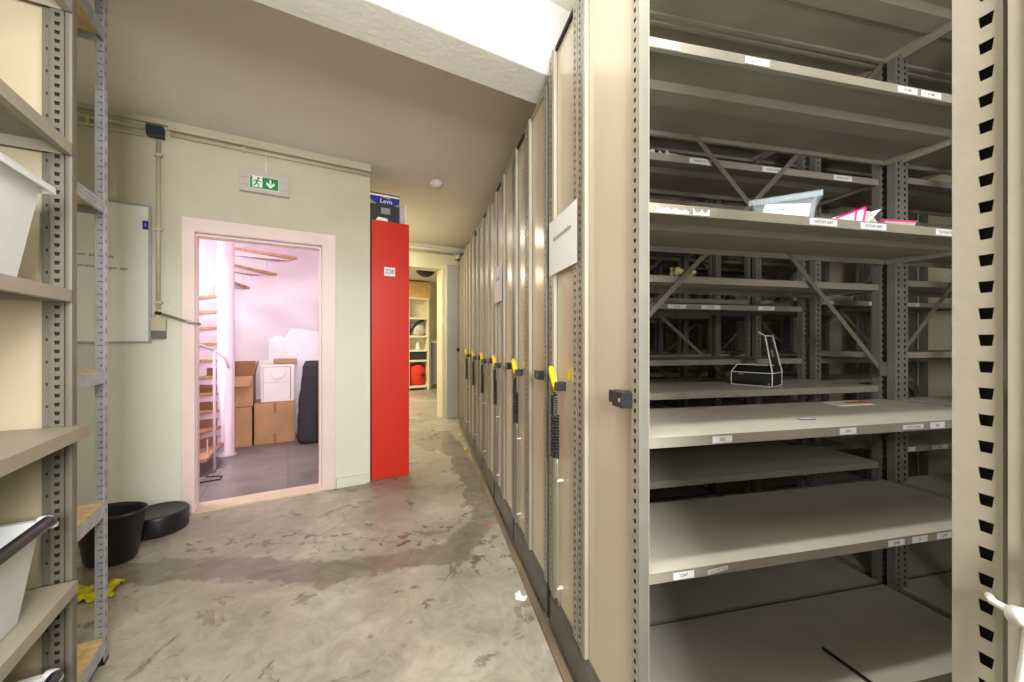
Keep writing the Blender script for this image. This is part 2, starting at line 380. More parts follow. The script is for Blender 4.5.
def shelf_mb(w, d, k='shelf', lip=.026):
    """pan shelf, x 0..w, y 0..d, top at z=0"""
    mb = MB(); mb.box(0, w, 0, d, -.004, 0, k)
    mb.poly([(.001,.001,.0003),(w-.001,.001,.0003),(w-.001,d-.001,.0003),(.001,d-.001,.0003)], 'shelftop_lit')
    mb.box(0, w, 0, .003, -lip, -.004, k); mb.box(0, w, .003, .014, -lip, -lip+.002, k)
    mb.box(0, w, d-.003, d, -lip, -.004, k); mb.box(0, w, d-.014, d-.003, -lip, -lip+.002, k)
    mb.box(0, .002, .003, d-.003, -lip, -.004, k); mb.box(w-.002, w, .003, d-.003, -lip, -.004, k)
    m0 = d*.5; mb.hexa([(.01,m0-.035,-.018),(w-.01,m0-.035,-.018),(w-.01,m0+.035,-.018),(.01,m0+.035,-.018),(.01,m0-.055,-.004),(w-.01,m0-.055,-.004),(w-.01,m0+.055,-.004),(.01,m0+.055,-.004)], k)
    return mb
V0 = .53; VB = [.555, 1.945, 3.30]    # end plane; bay edges
MC = {}
def cached(key, fn):
    if key not in MC: MC[key] = fn()
    return MC[key]

def label_mb(w, h, txt, tilt=0, torn=False):
    mb = MB()
    if torn:
        pts = [(-w/2,-h/2)]; n = 9
        for i in range(n+1): pts.append((-w/2+w*i/n, h/2*(1 if i == 0 else random.uniform(-.5,1))))
        pts.insert(1, (w/2,-h/2)); pts = [pts[0], pts[1]]+pts[2:][::-1]
        mb.poly([(x, -.0012, z) for x, z in pts], 'paper')
    else:
        c, s_ = math.cos(tilt), math.sin(tilt)
        mb.poly([(x*c-z*s_, -.0012, x*s_+z*c) for x, z in ((-w/2,-h/2),(w/2,-h/2),(w/2,h/2),(-w/2,h/2))], 'label')
        if txt: mb.text(txt, 1.25*min(h*.5, w/(len(txt)*.6)*.8), facing(0,-.002,0,tilt), 'ink')
    return mb

def carriage(name, u0, um, u1, top, zs_front, zs_rear, label, group, bays=2, ox=.5, detail=2, top_shelf=None, panel_sheet=None, handle=True, catch=True, brace_z=(1.12,2.44), bay2_front=None, bay2_rear=None):
    t = thing(name, S(V0, u0, 0), SA, label, 'shelving unit', group)
    D = u1-u0; dm = um-u0; ZP = .18; PW = .036
    hh = top-ZP
    # plinth with a bevelled ledge
    mb = MB().box(.0, VB[bays]-V0+.02, .012, D-.012, .035, ZP-.03, 'plinth')
    mb.hexa([(0,.012,ZP-.03),(VB[bays]-V0+.02,.012,ZP-.03),(VB[bays]-V0+.02,D-.012,ZP-.03),(0,D-.012,ZP-.03),(.016,.012,ZP),(VB[bays]-V0+.02,.012,ZP),(VB[bays]-V0+.02,D-.012,ZP),(.016,D-.012,ZP)], 'plinth')
    mb.box(.010,.018,.012,D-.012,ZP-.001,ZP+.002,'tube')
    for vx in (.25, 1.4, 2.5):
        mb.box(vx, vx+.05, .05, D-.05, 0, .035, 'dark')
    mb.build('plinth', t)
    # end uprights (slots facing the corridor)
    pm = cached(('post', round(hh,3), ox), lambda: slotted(PW, hh, .011, .011, ox=ox).mesh('upright'))
    pm2 = cached(('post2', round(hh,3)), lambda: slotted(PW, hh, .010, .011, 'postgrey').mesh('upright'))
    for y in (PW+.0, dm, dm+.008+PW, D):
        link('upright', pm, t, (0, y, ZP), -PI/2)
    for y in (dm-PW-.034, D-PW-.038):      # smooth cover strips beside the slotted uprights
        MB().box(-.004, .01, y, y+.033, ZP, top, 'post').box(-.006,-.004,y+.012,y+.02,ZP,top,'postgrey').build('cover_strip', t)
    # side face of the front upright (towards the aisle)
    MB().box(0, .027, -.0015, .0, ZP, top, 'postgrey').build('corner_strip', t)
    # inner uprights
    for i in range(1, bays+1):
        for y in (.0, dm-.05, dm+.008, D-.03):
            link('upright', pm2, t, (VB[i]-V0-.01, y, ZP))
            if detail > 1 and y in (dm-.05, dm+.008): link('upright', pm2, t, (VB[i]-V0+.032, y+.004, ZP))
    # end panels
    for i, (a, b) in enumerate(((PW, dm-PW-.03), (dm+PW+.008, D-PW-.036))):
        mb = MB().box(.012, .016, a-.004, b+.004, ZP, top-.012, 'panel')
        mb.build('end_panel', t)
        MB().box(.002, .02, a, b+.03, top-.012, top+.004, 'dark' if i else 'post').build('top_edge_strip', t)  # rear strip coloured dark for the shadow along the panel's top edge
    # shelves
    for (zs, y0, dd, z2) in ((zs_front, .004, dm-.01, bay2_front), (zs_rear, dm+.012, D-dm-.018, bay2_rear)):
        for bi in range(bays):
            for z in (zs if bi == 0 or z2 is None else z2):
                w = VB[bi+1]-VB[bi]-(.01 if bi == 0 else .04)
                x0 = VB[bi]-V0+(0 if bi == 0 else .03)
                me = cached(('sh', round(w,3), round(dd,3)), lambda: shelf_mb(w, dd).mesh('shelf'))
                s = link('shelf', me, t, (x0, y0, z))
                s['zkey'] = round(z,3); s['bay'] = bi; s['rear'] = int(y0 > .1)
    # cross braces at the middle plane
    z0, z1 = brace_z
    for bi in range(bays):
        xa, xb = VB[bi]-V0+.02, VB[bi+1]-V0-.02
        mb = MB(); y = dm-.006
        mb.bar((xa,y,z0),(xb,y,z1),.003,.019,'brace',up=(0,0,1)); mb.bar((xa,y-.003,z1),(xb,y-.003,z0),.003,.019,'brace',up=(0,0,1))
        mb.box(xb-.025, xb+.02, y-.012, y-.006, z0-.02, z0+.04, 'seam')
        mb.build('cross_brace', t)
    if catch:   # black stop on the end panel
        mb = MB(); mb.box(-.03, .012, .03, .085, 1.075, 1.115, 'black').box(-.022, .012, .085, .12, 1.08, 1.113, 'black')
        mb.box(-.031,-.030,.04,.05,1.09,1.10,'grey')
        o = mb.build('door_stop', t, bevel=.004); o['label'] = 'black plastic stop block'
    if handle:
        y = D-.135
        hb = MB().box(-.03, .012, y-.044, y-.012, 1.055, 1.09, 'black').build('handle_bracket', t, bevel=.003)
        pts = [(-.020, y-.014, 1.05), (-.024, y-.010, 1.08), (-.028, y-.002, 1.108), (-.028, y+.016, 1.132), (-.024, y+.038, 1.140), (-.02, y+.050, 1.132)]
        g = MB().tube(pts, [.008,.012,.014,.013,.010,.007], 'yellow', 10).build('release_grip', t, smooth=True); g['label'] = 'yellow release grip'
        MB().poly([(.011,y-.06,1.10),(.011,y-.085,1.10),(.011,y-.095,1.14),(.011,y-.05,1.135)], 'yellow').build('tape_mark', t)
        # coiled cord folded once
        pts = []
        n = 26
        for i in range(n*10+1):
            a = i/10*2*PI; zz = 1.03-(i/(n*10))*.245
            pts.append((-.020+.010*math.cos(a), y+.012+.015*math.sin(a), zz))
        n2 = 14
        for i in range(n2*10+1):
            a = i/10*2*PI; zz = .785+(i/(n2*10))*.17
            pts.append((-.020+.010*math.cos(a), y-.012+.015*math.sin(a), zz))
        c = MB().tube([(-.022,y-.010,1.06),(-.022,y+.004,1.045)]+pts, .0038, 'black', 6).build('coiled_cord', t, smooth=True); c['label'] = 'black coiled cord'
        cp = MB().tube([(-.012,y,.81),(-.010,y,.74),(-.006,y+.002,.5),(-.008,y-.001,.23),(0,y-.002,.19)], .005, 'tube', 8)
        cp.build('cable_tube', t, smooth=True)
        for zc in (.69, .26): MB().box(-.012,.012,y-.008,y+.008,zc,zc+.006,'white').build('cable_clip', t)
    return t

def put_label(t, z, rear, v, w, txt, bay=0, tilt=0, torn=False, h=.019):
    for s in t.children:
        if s.get('zkey') == round(z,3) and s.get('bay') == bay and s.get('rear') == rear:
            o = label_mb(w, h, txt, tilt, torn).build('shelf_label', s, (v-V0-s.location.x, 0, -.0135)); return o

ZF = [.20, .652, 1.0, 1.605, 2.03, 2.47]
ZR = [.20, .723, 1.055, 1.497, 1.955, 2.47]
c1 = carriage('mobile_shelving_unit', .886, 1.285, 1.607, 2.467, ZF, ZR,
    'tall beige mobile shelving unit standing open beside the aisle, with near empty labelled shelves', 'mobile shelving units in the row', bay2_front=ZF, bay2_rear=[.20,.78,1.20,1.52,1.98,2.47])
for z, lst in ((2.03, [(.607,.09,'KI 721'),(.893,.08,'KI 722'),(1.443,.08,'KI 585'),(1.541,.085,'KI 586')]),
               (1.605, [(1.12,.10,'DATUM 2007'),(1.307,.10,'DATUM 2007'),(1.605,.09,'DATUM 200')]),
               (1.0, [(.78,.062,'503'),(1.21,.062,'504'),(1.567,.062,'505')]),
               (.652, [(.662,.062,'2247'),(1.397,.066,'2248'),(1.493,.064,'75'),(1.596,.064,'2249')])):
    for v, w, tx in lst: put_label(c1, z, 0, v, w, tx)
put_label(c1, 1.0, 0, 1.466, .085, 'CAPITAL SERIES', h=.013)
put_label(c1, .652, 0, .766, .064, 'KANTOOR STOEL', h=.012, tilt=.10)
put_label(c1, 1.605, 0, .63, .096, '', torn=True); put_label(c1, 1.605, 0, .715, .05, '', torn=True)
for v, tx in ((1.04,'RADIO241'),(1.375,'RADIO242'),(1.735,'RADIO243')): put_label(c1, 1.955, 1, v, .10, tx, h=.021)
for v, tx in ((2.1,'2250'),(2.3,'2251')): put_label(c1, .78, 1, v, .1, tx, bay=1)

bounds = [(1.645,1.985,2.29),(2.31,2.64,2.945),(2.965,3.29,3.585),(3.605,3.92,4.215),(4.235,4.56,4.88),(4.90,5.2,5.50),(5.52,5.75,5.93)]
names = ['second', 'third', 'fourth', 'fifth', 'sixth', 'seventh', 'last']
marks = ['with a printed white sheet taped across its end beside the open unit', '', 'with a smaller white notice taped on its end panel', '', '', '', '']
units = [c1]
for i, (a, b, c) in enumerate(bounds):
    top = 2.385 if i < 4 else 2.46
    zf = [.20, .69, 1.158, 1.43, 1.93, 2.36]; zr = [.20, .72, 1.0, 1.5, 1.9, 2.36]
    lab = ['beige closed shelving unit right behind the open one, second in the row',
           'beige closed shelving unit with a small white notice on its end, third in the row',
           'beige closed shelving unit, fourth in the row counted from the open one',
           'beige closed shelving unit, fifth in the row counted from the open one',
           'beige closed shelving unit, sixth in the row, slightly taller than the fifth',
           'beige closed shelving unit, seventh in the row counted from the open one',
           'narrow beige shelving unit at the far end of the row beside the grey column'][i]
    units.append(carriage('mobile_shelving_unit', a, b, c, top, zf, zr, lab, 'mobile shelving units in the row', detail=1,
        handle=i < 5, catch=i < 5, brace_z=(.9,2.0), bay2_front=[.20,.69,1.158,1.47,1.93,2.36]))
c2 = units[1]
for v, w, tx in ((1.19,.10,'LIGUIR'),(1.38,.11,'DIVERSE'),(1.71,.10,'ARCHIEF')): put_label(c2, 1.43, 0, v, w, tx)
for v, w, tx in ((2.11,.07,'2260'),(2.42,.06,'2261'),(2.72,.09,'RADIO')): put_label(c2, 1.47, 0, v, w, tx, bay=1)
# near unit, camera side of the open aisle
c0 = carriage('mobile_shelving_unit', -.42, -.06, .289, 2.467, [.2,.7,1.2,1.7,2.2], [.2,.7,1.2,1.7,2.2],
    'beige slotted shelving upright and side of the nearest unit at the right edge', 'mobile shelving units in the row', handle=False, catch=False, ox=.69)
for ch in [o for u in units+[c0] for o in u.children]:
    for k in ('zkey','bay','rear'):
        if k in ch: del ch[k]

# floor rail / threshold strip along the row
r = MB(); r.box(.497, .527, -1.2, 5.95, 0, .018, 'railmat').box(.527, .535, -1.2, 5.95, 0, .010, 'seam')
tag(r.build('floor_rail', rz=SA, bevel=.003), 'worn brown metal rail on the floor along the mobile shelving row', 'rail')
r = MB()
for k_ in (.7, 1.6, 2.6):
    r = MB().box(k_, k_+.04, -1, 5.95, 0, .012, 'seam'); tag(r.build('track_rail', rz=SA), 'thin steel track under the mobile shelving units', 'rail', 'steel tracks under the shelving')

# taped sheets on the end panels
def sheet(u0, u1, z0, z1, label, txt, size, group=None, curl=.01):
    n = 10; mb = MB()
    for i in range(n):
        a, b = i/n, (i+1)/n
        off = lambda t, s: -.001 - curl*max(0, t-.7)**2*8*(1 if s < .5 else .6)
        mb.poly([(off(a,0), -(u1-u0)*(1-a), z0-z0), (off(b,0), -(u1-u0)*(1-b), 0), (off(b,1), -(u1-u0)*(1-b), z1-z0), (off(a,1), -(u1-u0)*(1-a), z1-z0)], 'paper')
    if txt: mb.text(txt, size, facing_x(-.003, -(u1-u0)*.5, (z1-z0)*.64), 'ink')
    # origin at far edge
    o = mb.build('notice_sheet', None, S(V0-.008, u1, z0), SA); return tag(o, label, 'notice', group)
sheet(1.268, 1.575, 1.525, 1.748, 'large white printed sheet taped on the end of the open shelving unit', 'Kantoorartikelen', .028, curl=0)
sheet(2.60, 2.90, 1.53, 1.79, 'small white notice taped further along the row of end panels', 'Archief', .04, curl=0)

# ================================================================== things on the open unit's shelves
# clear tray with a white label (shelf at 1.605)
def tray(name, loc, rz, w, d, h, label, cat, matk='clear', handle=False, group=None, wall=.003, rim=.014, lid=False):
    t = thing(name, loc, rz, label, cat, group)
    ti = .12*h
    def ring(z, ins): return [(ins,ins,z),(w-ins,ins,z),(w-ins,d-ins,z),(ins,d-ins,z)]
    mb = MB(); lo, hi = ring(0, ti), ring(h, 0); lo2, hi2 = ring(wall, ti+wall), ring(h, wall)
    for i in range(4):
        j = (i+1) % 4
        mb.poly([lo[i],lo[j],hi[j],hi[i]], matk); mb.poly([lo2[j],lo2[i],hi2[i],hi2[j]], matk)
    mb.poly(lo[::-1], matk); mb.poly(lo2, matk)
    mb.build('tub', t)
    rm = MB()
    for (x0,x1,y0,y1) in ((-rim,w+rim,-rim,0),(-rim,w+rim,d,d+rim),(-rim,0,0,d),(w,w+rim,0,d)):
        rm.box(x0,x1,y0,y1,h-.004,h,matk); 
    for (x0,x1,y0,y1) in ((-rim,w+rim,-rim,-rim+.003),(-rim,w+rim,d+rim-.003,d+rim),(-rim,-rim+.003,-rim,d+rim),(w+rim-.003,w+rim,-rim,d+rim)):
        rm.box(x0,x1,y0,y1,h-.018,h-.004,matk)
    rm.build('rim', t, bevel=.0015)
    if lid:
        pass
    return t
t = tray('clear_plastic_tray', (.757,1.222,1.606), math.radians(-30), .165, .13, .085, 'clear plastic tray holding a white card on the second shelf of the open unit', 'tray', rim=.01)
tag(MB().hexa([(0,0,0),(.115,0,-.018),(.115,.002,-.018),(0,.002,0),(.008,.012,.045),(.123,.012,.027),(.123,.014,.027),(.008,.014,.045)],'paper').box(.05,.058,.0065,.008,.012,.02,'ink').build('paper_card', None, (.775,1.203,1.632), math.radians(-30)), 'white card leaning on the front of the clear tray', 'card')
# magenta binders
b = thing('ring_binder', S(1.178,.90,1.606), SA, 'pink-edged white ring binder lying at a slant beside the clear tray', 'binder')
MB().hexa([(0,0,0),(.100,0,0),(.100,.12,0),(0,.12,0),(0,.0,.004),(.110,0,.042),(.110,.12,.042),(0,.12,.004)],'paper').build('cover', b)
e = MB()
e.bar((0,-.001,.004),(.110,-.001,.044),.003,.005,'magenta',up=(0,0,1)); e.bar((.070,-.002,.002),(.076,-.002,.030),.003,.004,'magenta',up=(0,1,0)); e.bar((.102,-.002,.0),(.111,-.002,.042),.003,.005,'magenta',up=(0,1,0))
e.build('edging', b)
b = thing('ring_binder', S(1.315,.92,1.606), SA-.03, 'open grey ring binder with a pink edge, right of the slanted binder', 'binder')
MB().hexa([(-.02,0,.0),(.06,0,0),(.06,.2,0),(-.02,.2,0),(-.002,.005,.045),(.03,.005,.045),(.03,.2,.045),(-.002,.2,.045)],'binder').build('pages', b)
MB().hexa([(.0,.0,0),(.006,0,0),(.006,.2,0),(.0,.2,0),(.062,0,.052),(.066,0,.052),(.066,.2,.052),(.062,.2,.052)],'paper').build('cover', b)
b = thing('ring_binder', S(1.40,.92,1.606), SA, 'grey ring binder lying flat with a pink top cover, nearest the right upright', 'binder')
MB().hexa([(0,0,0),(.115,0,0),(.115,.2,0),(0,.2,0),(.0,.0,.018),(.13,0,.022),(.13,.2,.022),(0,.2,.018)],'binder').build('pages', b)
MB().hexa([(-.01,-.003,.018),(.132,-.003,.022),(.132,.2,.022),(-.01,.2,.018),(-.01,-.003,.022),(.132,-.003,.026),(.132,.2,.026),(-.01,.2,.022)],'magenta').build('cover', b)
# clear bag on rear shelf
mb = MB()
for k in range(9):
    p = [random.uniform(-.09,.09), random.uniform(-.02,.05), 0]
    mb.hexa([(p[0]-.03,p[1]-.02,0),(p[0]+.03,p[1]-.02,0),(p[0]+.03,p[1]+.03,0),(p[0]-.03,p[1]+.03,0),(p[0]-.012,p[1]-.01,random.uniform(.015,.045)),(p[0]+.03,p[1]-.012,random.uniform(.01,.04)),(p[0]+.012,p[1]+.02,random.uniform(.01,.045)),(p[0]-.02,p[1]+.02,random.uniform(.01,.03))],'bagclear')
bg = thing('plastic_bag', S(.9,1.36,1.956), SA, 'crumpled clear plastic bag on the upper rear shelf behind the braces', 'bag')
mb.build('film', bg); MB().tube([(-.07,0,.012),(.0,.005,.016)],.012,'lightwood').build('contents', bg)
# blossom tuft
mb = MB()
for k in range(26):
    x, y, z = random.uniform(-.05,.05), random.uniform(-.02,.02), random.uniform(.008,.03)*1.0
    mb.tube([(x,y,z-.01),(x,y,z),(x,y,z+.009)], [.004,.011,.004], 'jar', 6)
tag(mb.build('dried_flowers', None, S(.985,1.33,1.5), SA, smooth=True), 'small pale yellow tuft of dried flowers on a rear shelf', 'flowers')
# black display box with open lid
bx = thing('cardboard_box', (.998,1.765,1.0555), math.radians(-49), 'small open black box with white edges on the rear middle shelf', 'box')
W_, D_, H_ = .16,.135,.056
mb = MB().box(0,W_,0,D_,0,H_,'black')
mb.hexa([(0,0,H_),(W_,0,H_),(W_,D_,H_),(0,D_,H_),(.018,.02,H_+.034),(W_-.002,.02,H_+.034),(W_-.002,D_-.02,H_+.034),(.018,D_-.02,H_+.034)],'black')
for zz, hh_ in ((.042,.004),(.030,.006),(.020,.003)): mb.box(.006,W_-.008,-.0008,0,zz,zz+hh_,'charcoal')
mb.box(.03,.05,-.0012,0,.046,.05,'orange').box(W_-.016,W_-.009,-.0012,0,.006,.013,'grey')
mb.box(W_,W_+.001,.04,.07,.018,.03,'charcoal')
mb.build('box_body', bx)
e = MB(); q = .0028
def edge(p, q_): e.bar(p, q_, .0028, .0028, 'paper', up=(0,0,1) if abs(p[2]-q_[2]) < .02 else (0,1,0))
for y in (0, D_):
    edge((0,y,0),(W_,y,0)); edge((0,y,H_),(W_,y,H_)); edge((0,y,0),(0,y,H_)); edge((W_,y,0),(W_,y,H_))
edge((W_,0,0),(W_,D_,0)); edge((W_,0,H_),(W_,D_,H_)); edge((0,0,H_),(0,D_,H_))
edge((.018,.02,H_+.034),(W_,.02,H_+.034)); edge((0,0,H_),(.018,.02,H_+.034)); edge((.018,D_-.02,H_+.034),(W_,D_-.02,H_+.034))
e.build('white_edging', bx)
mb = MB().hexa([(W_-.004,.0,H_),(W_,.0,H_),(W_,D_,H_),(W_-.004,D_,H_),(W_-.034,.012,H_+.16),(W_-.030,.012,H_+.16),(W_-.030,D_-.02,H_+.16),(W_-.034,D_-.02,H_+.16)],'black')
lidp = [(W_+.001,-.001,H_),(W_-.029,.011,H_+.161),(W_-.029,D_-.02,H_+.161),(W_+.001,D_,H_)]
for p0, p1 in zip(lidp, lidp[1:]): mb.bar(p0, p1, .004, .004, 'paper', up=(1,0,0))
mb.bar((W_-.029,.011,H_+.161),(W_-.055,.012,H_+.178),.004,.003,'paper')
mb.hexa([(W_-.012,.045,H_+.07),(W_-.010,.045,H_+.07),(W_-.010,.065,H_+.07),(W_-.012,.065,H_+.07),(W_-.018,.045,H_+.10),(W_-.016,.045,H_+.10),(W_-.016,.065,H_+.10),(W_-.018,.065,H_+.10)],'grey')
mb.build('lid', bx)
# leaflets, blue tag on shelf C
tag(MB().hexa([(0,0,0),(.17,0,0),(.2,.09,0),(.02,.08,0),(0,0,.002),(.17,0,.002),(.2,.09,.003),(.02,.08,.002)],'paper').hexa([(.09,.03,.002),(.19,.02,.002),(.2,.06,.003),(.1,.06,.002),(.09,.03,.0035),(.19,.02,.0035),(.2,.06,.0045),(.1,.06,.0035)],'orange').build('leaflet', None, S(1.55,1.17,1.0005), SA), 'orange and white leaflet lying at the back of the waist-high shelf', 'leaflet')
tag(MB().box(0,.05,0,.018,0,.002,'blue').box(.004,.046,.003,.015,.002,.0025,'label').build('blue_sticker', None, S(1.16,.99,1.0005), SA-.1), 'small blue and white sticker lying on the waist-high shelf', 'sticker')
tag(MB().hexa([(0,0,0),(.03,0,0),(.03,.02,0),(0,.02,0),(.005,.004,.012),(.025,.004,.012),(.022,.015,.012),(.008,.015,.012)],'grey').build('metal_clip', None, S(.66,1.22,1.0005), SA), 'tiny metal clip at the back left of the waist-high shelf', 'clip')
tag(MB().hexa([(0,0,0),(.22,0,0),(.22,.14,0),(0,.14,0),(0,0,.03),(.22,0,.025),(.22,.14,.03),(0,.14,.035)],'paper').box(.0,.22,-.001,.0,.012,.014,'grey').build('paper_stack', None, S(2.1,1.68,1.471), SA), 'stack of white paper on a deep shelf behind the second bay', 'paper stack')
# black rod on the bottom shelf
tag(MB().tube([(0,0,.006),(.01,-.15,.006)],.005,'black').build('black_rod', None, S(1.322,1.051,.201), SA), 'thin black rod lying on the bottom shelf of the open unit', 'rod')
# white cable with tie at the near unit
cb = thing('white_cable', S(V0-.004,.25,.02), SA, 'white cable tied to the nearest upright at the lower right edge', 'cable')
P_ = []
for i in range(15):
    tt = i/14; P_.append((-.012-.006*math.sin(tt*3), -.020+.020*(tt-.35)*tt*2.2*0 - .0 + (-.004*math.cos(tt*PI)), .62+.42*tt))
pts = [(-.010,.000,.72),(-.014,-.004,.80),(-.014,-.012,.88),(-.012,-.019,.95),(-.012,-.022,.995),(-.010,-.028,1.03),(-.01,-.04,1.05)]
MB().tube(pts,.0045,'white',10).build('cord', cb, smooth=True)
MB().tube([(.004,.012,.985),(-.008,.004,.987),(-.012,-.012,.987)],.0035,'white',8).tube([(-.012,-.010,.985),(-.014,-.026,.990)],.008,'white',10).build('cable_tie', cb, smooth=True)

# ================================================================== left beige shelving
L_B0, L_B1 = .35, 1.68; AF = -.55; LD = .45
t = thing('beige_shelving_unit', Rm(AF, L_B0, 0), RA, 'beige steel shelving unit at the left edge holding frosted plastic boxes', 'shelving unit')
LL = L_B1-L_B0
def lpost(x, y, rz): 
    pm = cached('lpost', lambda: slotted(.028, 2.6, .012, .011, 'taupe', depth=.028).mesh('upright')); return link('upright', pm, t, (x,y,.02), rz)
# far front upright: slotted side faces the camera (-y); smooth edge to the right
lpost(-.046, LL-.04, 0)
MB().box(-.018, 0, LL-.042, LL-.008, .02, 2.62, 'taupe').build('corner_strip', t, bevel=.006)
mb = MB().box(-.066, -.046, LL-.030, LL-.026, .02, 2.62, 'taupe')
for i in range(40): mb.box(-.058,-.054,LL-.0308,LL-.030,.08+i*.065,.088+i*.065,'dark')
mb.build('flange', t)
lpost(-LD, LL-.04, 0); lpost(-.062, 0, 0); lpost(-LD, 0, 0)
MB().box(-LD, -.05, LL-.020, LL-.016, .04, 2.6, 'panel2').build('end_panel', t)
MB().box(-LD-.006, -LD-.002, .0, LL, .04, 2.6, 'panel2').build('back_panel', t)
for z, ext in ((.12,0),(.545,.012),(1.0,.03),(1.40,0),(1.83,0),(2.25,0)):
    mb = MB(); th = .035
    mb.box(-LD, ext-.004, .01, LL-.042, z-.005, z, 'beige2').box(ext-.004, ext, .01, LL-.042+(.02 if ext > .02 else .0), z-th, z, 'beige2').box(-LD, ext, LL-.046, LL-.042, z-th, z, 'beige2').box(ext-.02, ext-.004, .01, LL-.042, z-th, z-th+.003, 'beige2')
    if ext > .02: mb.box(.001, ext-.004, LL-.042, LL-.022, z-.03, z, 'beige2')
    mb.hexa([(-.26,.02,z-.024),(-.2,.02,z-.024),(-.2,LL-.06,z-.024),(-.26,LL-.06,z-.024),(-.28,.02,z-.005),(-.18,.02,z-.005),(-.18,LL-.06,z-.005),(-.28,LL-.06,z-.005)], 'beige2')
    mb.build('shelf', t)
def frosted(loc, w, d, h, label):
    o = tray('plastic_storage_box', loc, RA, w, d, h, label, 'storage box', 'frost', rim=.02, group='frosted boxes on the left shelves'); return o
o = frosted(Rm(-.91, .94, 1.403), .36, .53, .25, 'frosted plastic box on the left shelf at eye height')
for zz, bb, lab in ((.548,.90,'frosted plastic box with black handle bar on the low left shelf'), (.123,.93,'frosted plastic box with black handle bar on the lowest left shelf')):
    o = frosted(Rm(-.915, bb, zz), .36, .58, .235, lab)
    MB().tube([(.375,-.01,.228),(.380,.02,.238),(.380,.56,.238),(.375,.585,.228)], .014, 'black', 12).build('handle_bar', o, smooth=True)
    MB().hexa([(.352,.572,.215),(.390,.572,.212),(.390,.602,.212),(.352,.602,.215),(.350,.575,.246),(.382,.578,.243),(.380,.598,.243),(.350,.600,.246)],'frost').build('corner_cap', o, bevel=.008)
# things on the working shelf
o = thing('orange_folder', Rm(-.66,1.22,1.001), RA-.15, 'orange folder lying on the waist-high left shelf', 'folder')
MB().hexa([(-.12,-.15,0),(.08,-.15,0),(.07,.12,0),(-.1,.1,0),(-.12,-.15,.006),(.08,-.15,.006),(.07,.12,.01),(-.1,.1,.006)],'orange').build('cover', o)
o = tag(MB().tube([(-.02,-.12,.012),(-.01,0,.014),(0,.07,.012)],[.012,.016,.008],'black',12).build('black_case', None, Rm(-.655,1.22,1.009), RA-.1, smooth=True), 'small black pouch lying on the orange folder', 'case')

# ================================================================== galvanised shelving
G0, G1 = 1.72, 2.12; AG = -.615; GD = .5
t = thing('galvanised_shelving_unit', Rm(AG, G0, 0), RA, 'galvanised bolt-together shelving unit with chipboard shelves behind the beige one', 'shelving unit')
def lpost2(x, y, sx, sy):
    mb = MB(); h = 2.78
    mb.box(min(0,sx*.036), max(0,sx*.036), min(0,sy*.002), max(0,sy*.002), 0, h, 'galv'); mb.box(min(0,sx*.002), max(0,sx*.002), min(0,sy*.036), max(0,sy*.036), 0, h, 'galv')
    e_ = -.0006 if sy < 0 else -.0006
    for i in range(int(h/.05)):
        z = .03+i*.05
        yy = (-.0028 if sy < 0 else -.0008)
        mb.box(sx*.018-.010, sx*.018+.010, yy, yy+.0006, z, z+.0045, 'galvslot')
        mb.box(sx*.018-.003, sx*.018+.003, yy, yy+.0006, z+.021, z+.028, 'galvslot')
        xx = .0 if sx < 0 else -.0008
        mb.box(xx, xx+.0008, sy*.018-.004, sy*.018+.004, z, z+.018, 'galvslot')
    mb.box(-.003 if sx > 0 else -.038, .038 if sx > 0 else .003, min(sy*.038,0), max(sy*.038,0)+.002, 0, .012, 'black')
    return mb.build('upright', t, (x,y,0))
GL = G1-G0
lpost2(0, GL, -1, -1); lpost2(-GD, GL, 1, -1); lpost2(0, 0, -1, 1); lpost2(-GD, 0, 1, 1)
for z in (.09, .62, 1.135, 1.79, 2.46):
    s = MB().box(-GD+.006, -.006, .006, GL-.006, z-.018, z, 'ply').build('shelf_board', t)
    mb = MB()
    for (x0,x1,y0,y1,ax) in ((-.006,.001,.004,GL-.036,0),(-GD,-GD+.006,.004,GL-.004,0)):
        mb.box(x0,x1,y0,y1,z-.048,z-.002,'galv')
        for q in range(3): mb.box(x1,x1+.0018,y0,y1,z-.043+q*.014,z-.036+q*.014,'galv')
    mb.box(-GD+.004,-.036,GL-.012,GL-.004,z-.048,z-.002,'galv').box(-GD+.004,-.004,.002,.008,z-.048,z-.002,'galv')
    for q in range(3): mb.box(-GD+.01,-.04,GL-.014,GL-.012,z-.043+q*.014,z-.036+q*.014,'galv')
    mb.build('beam', t)
tag(MB().hexa([(0,0,0),(.16,0,0),(.13,.12,0),(0,.09,0),(0,0,.006),(.16,0,.006),(.13,.12,.006),(0,.09,.006)],'bluecover').build('blue_card', None, Rm(-.80,1.80,.621), RA), 'petrol blue card on the low chipboard shelf', 'card')
tag(MB().lathe([(.0001,0),(.018,.002),(.020,.012),(.012,.022),(.0001,.025)],'orange',16).build('orange_disc', None, Rm(-.70,1.83,1.136), RA, smooth=True), 'small orange disc on the middle chipboard shelf', 'disc')

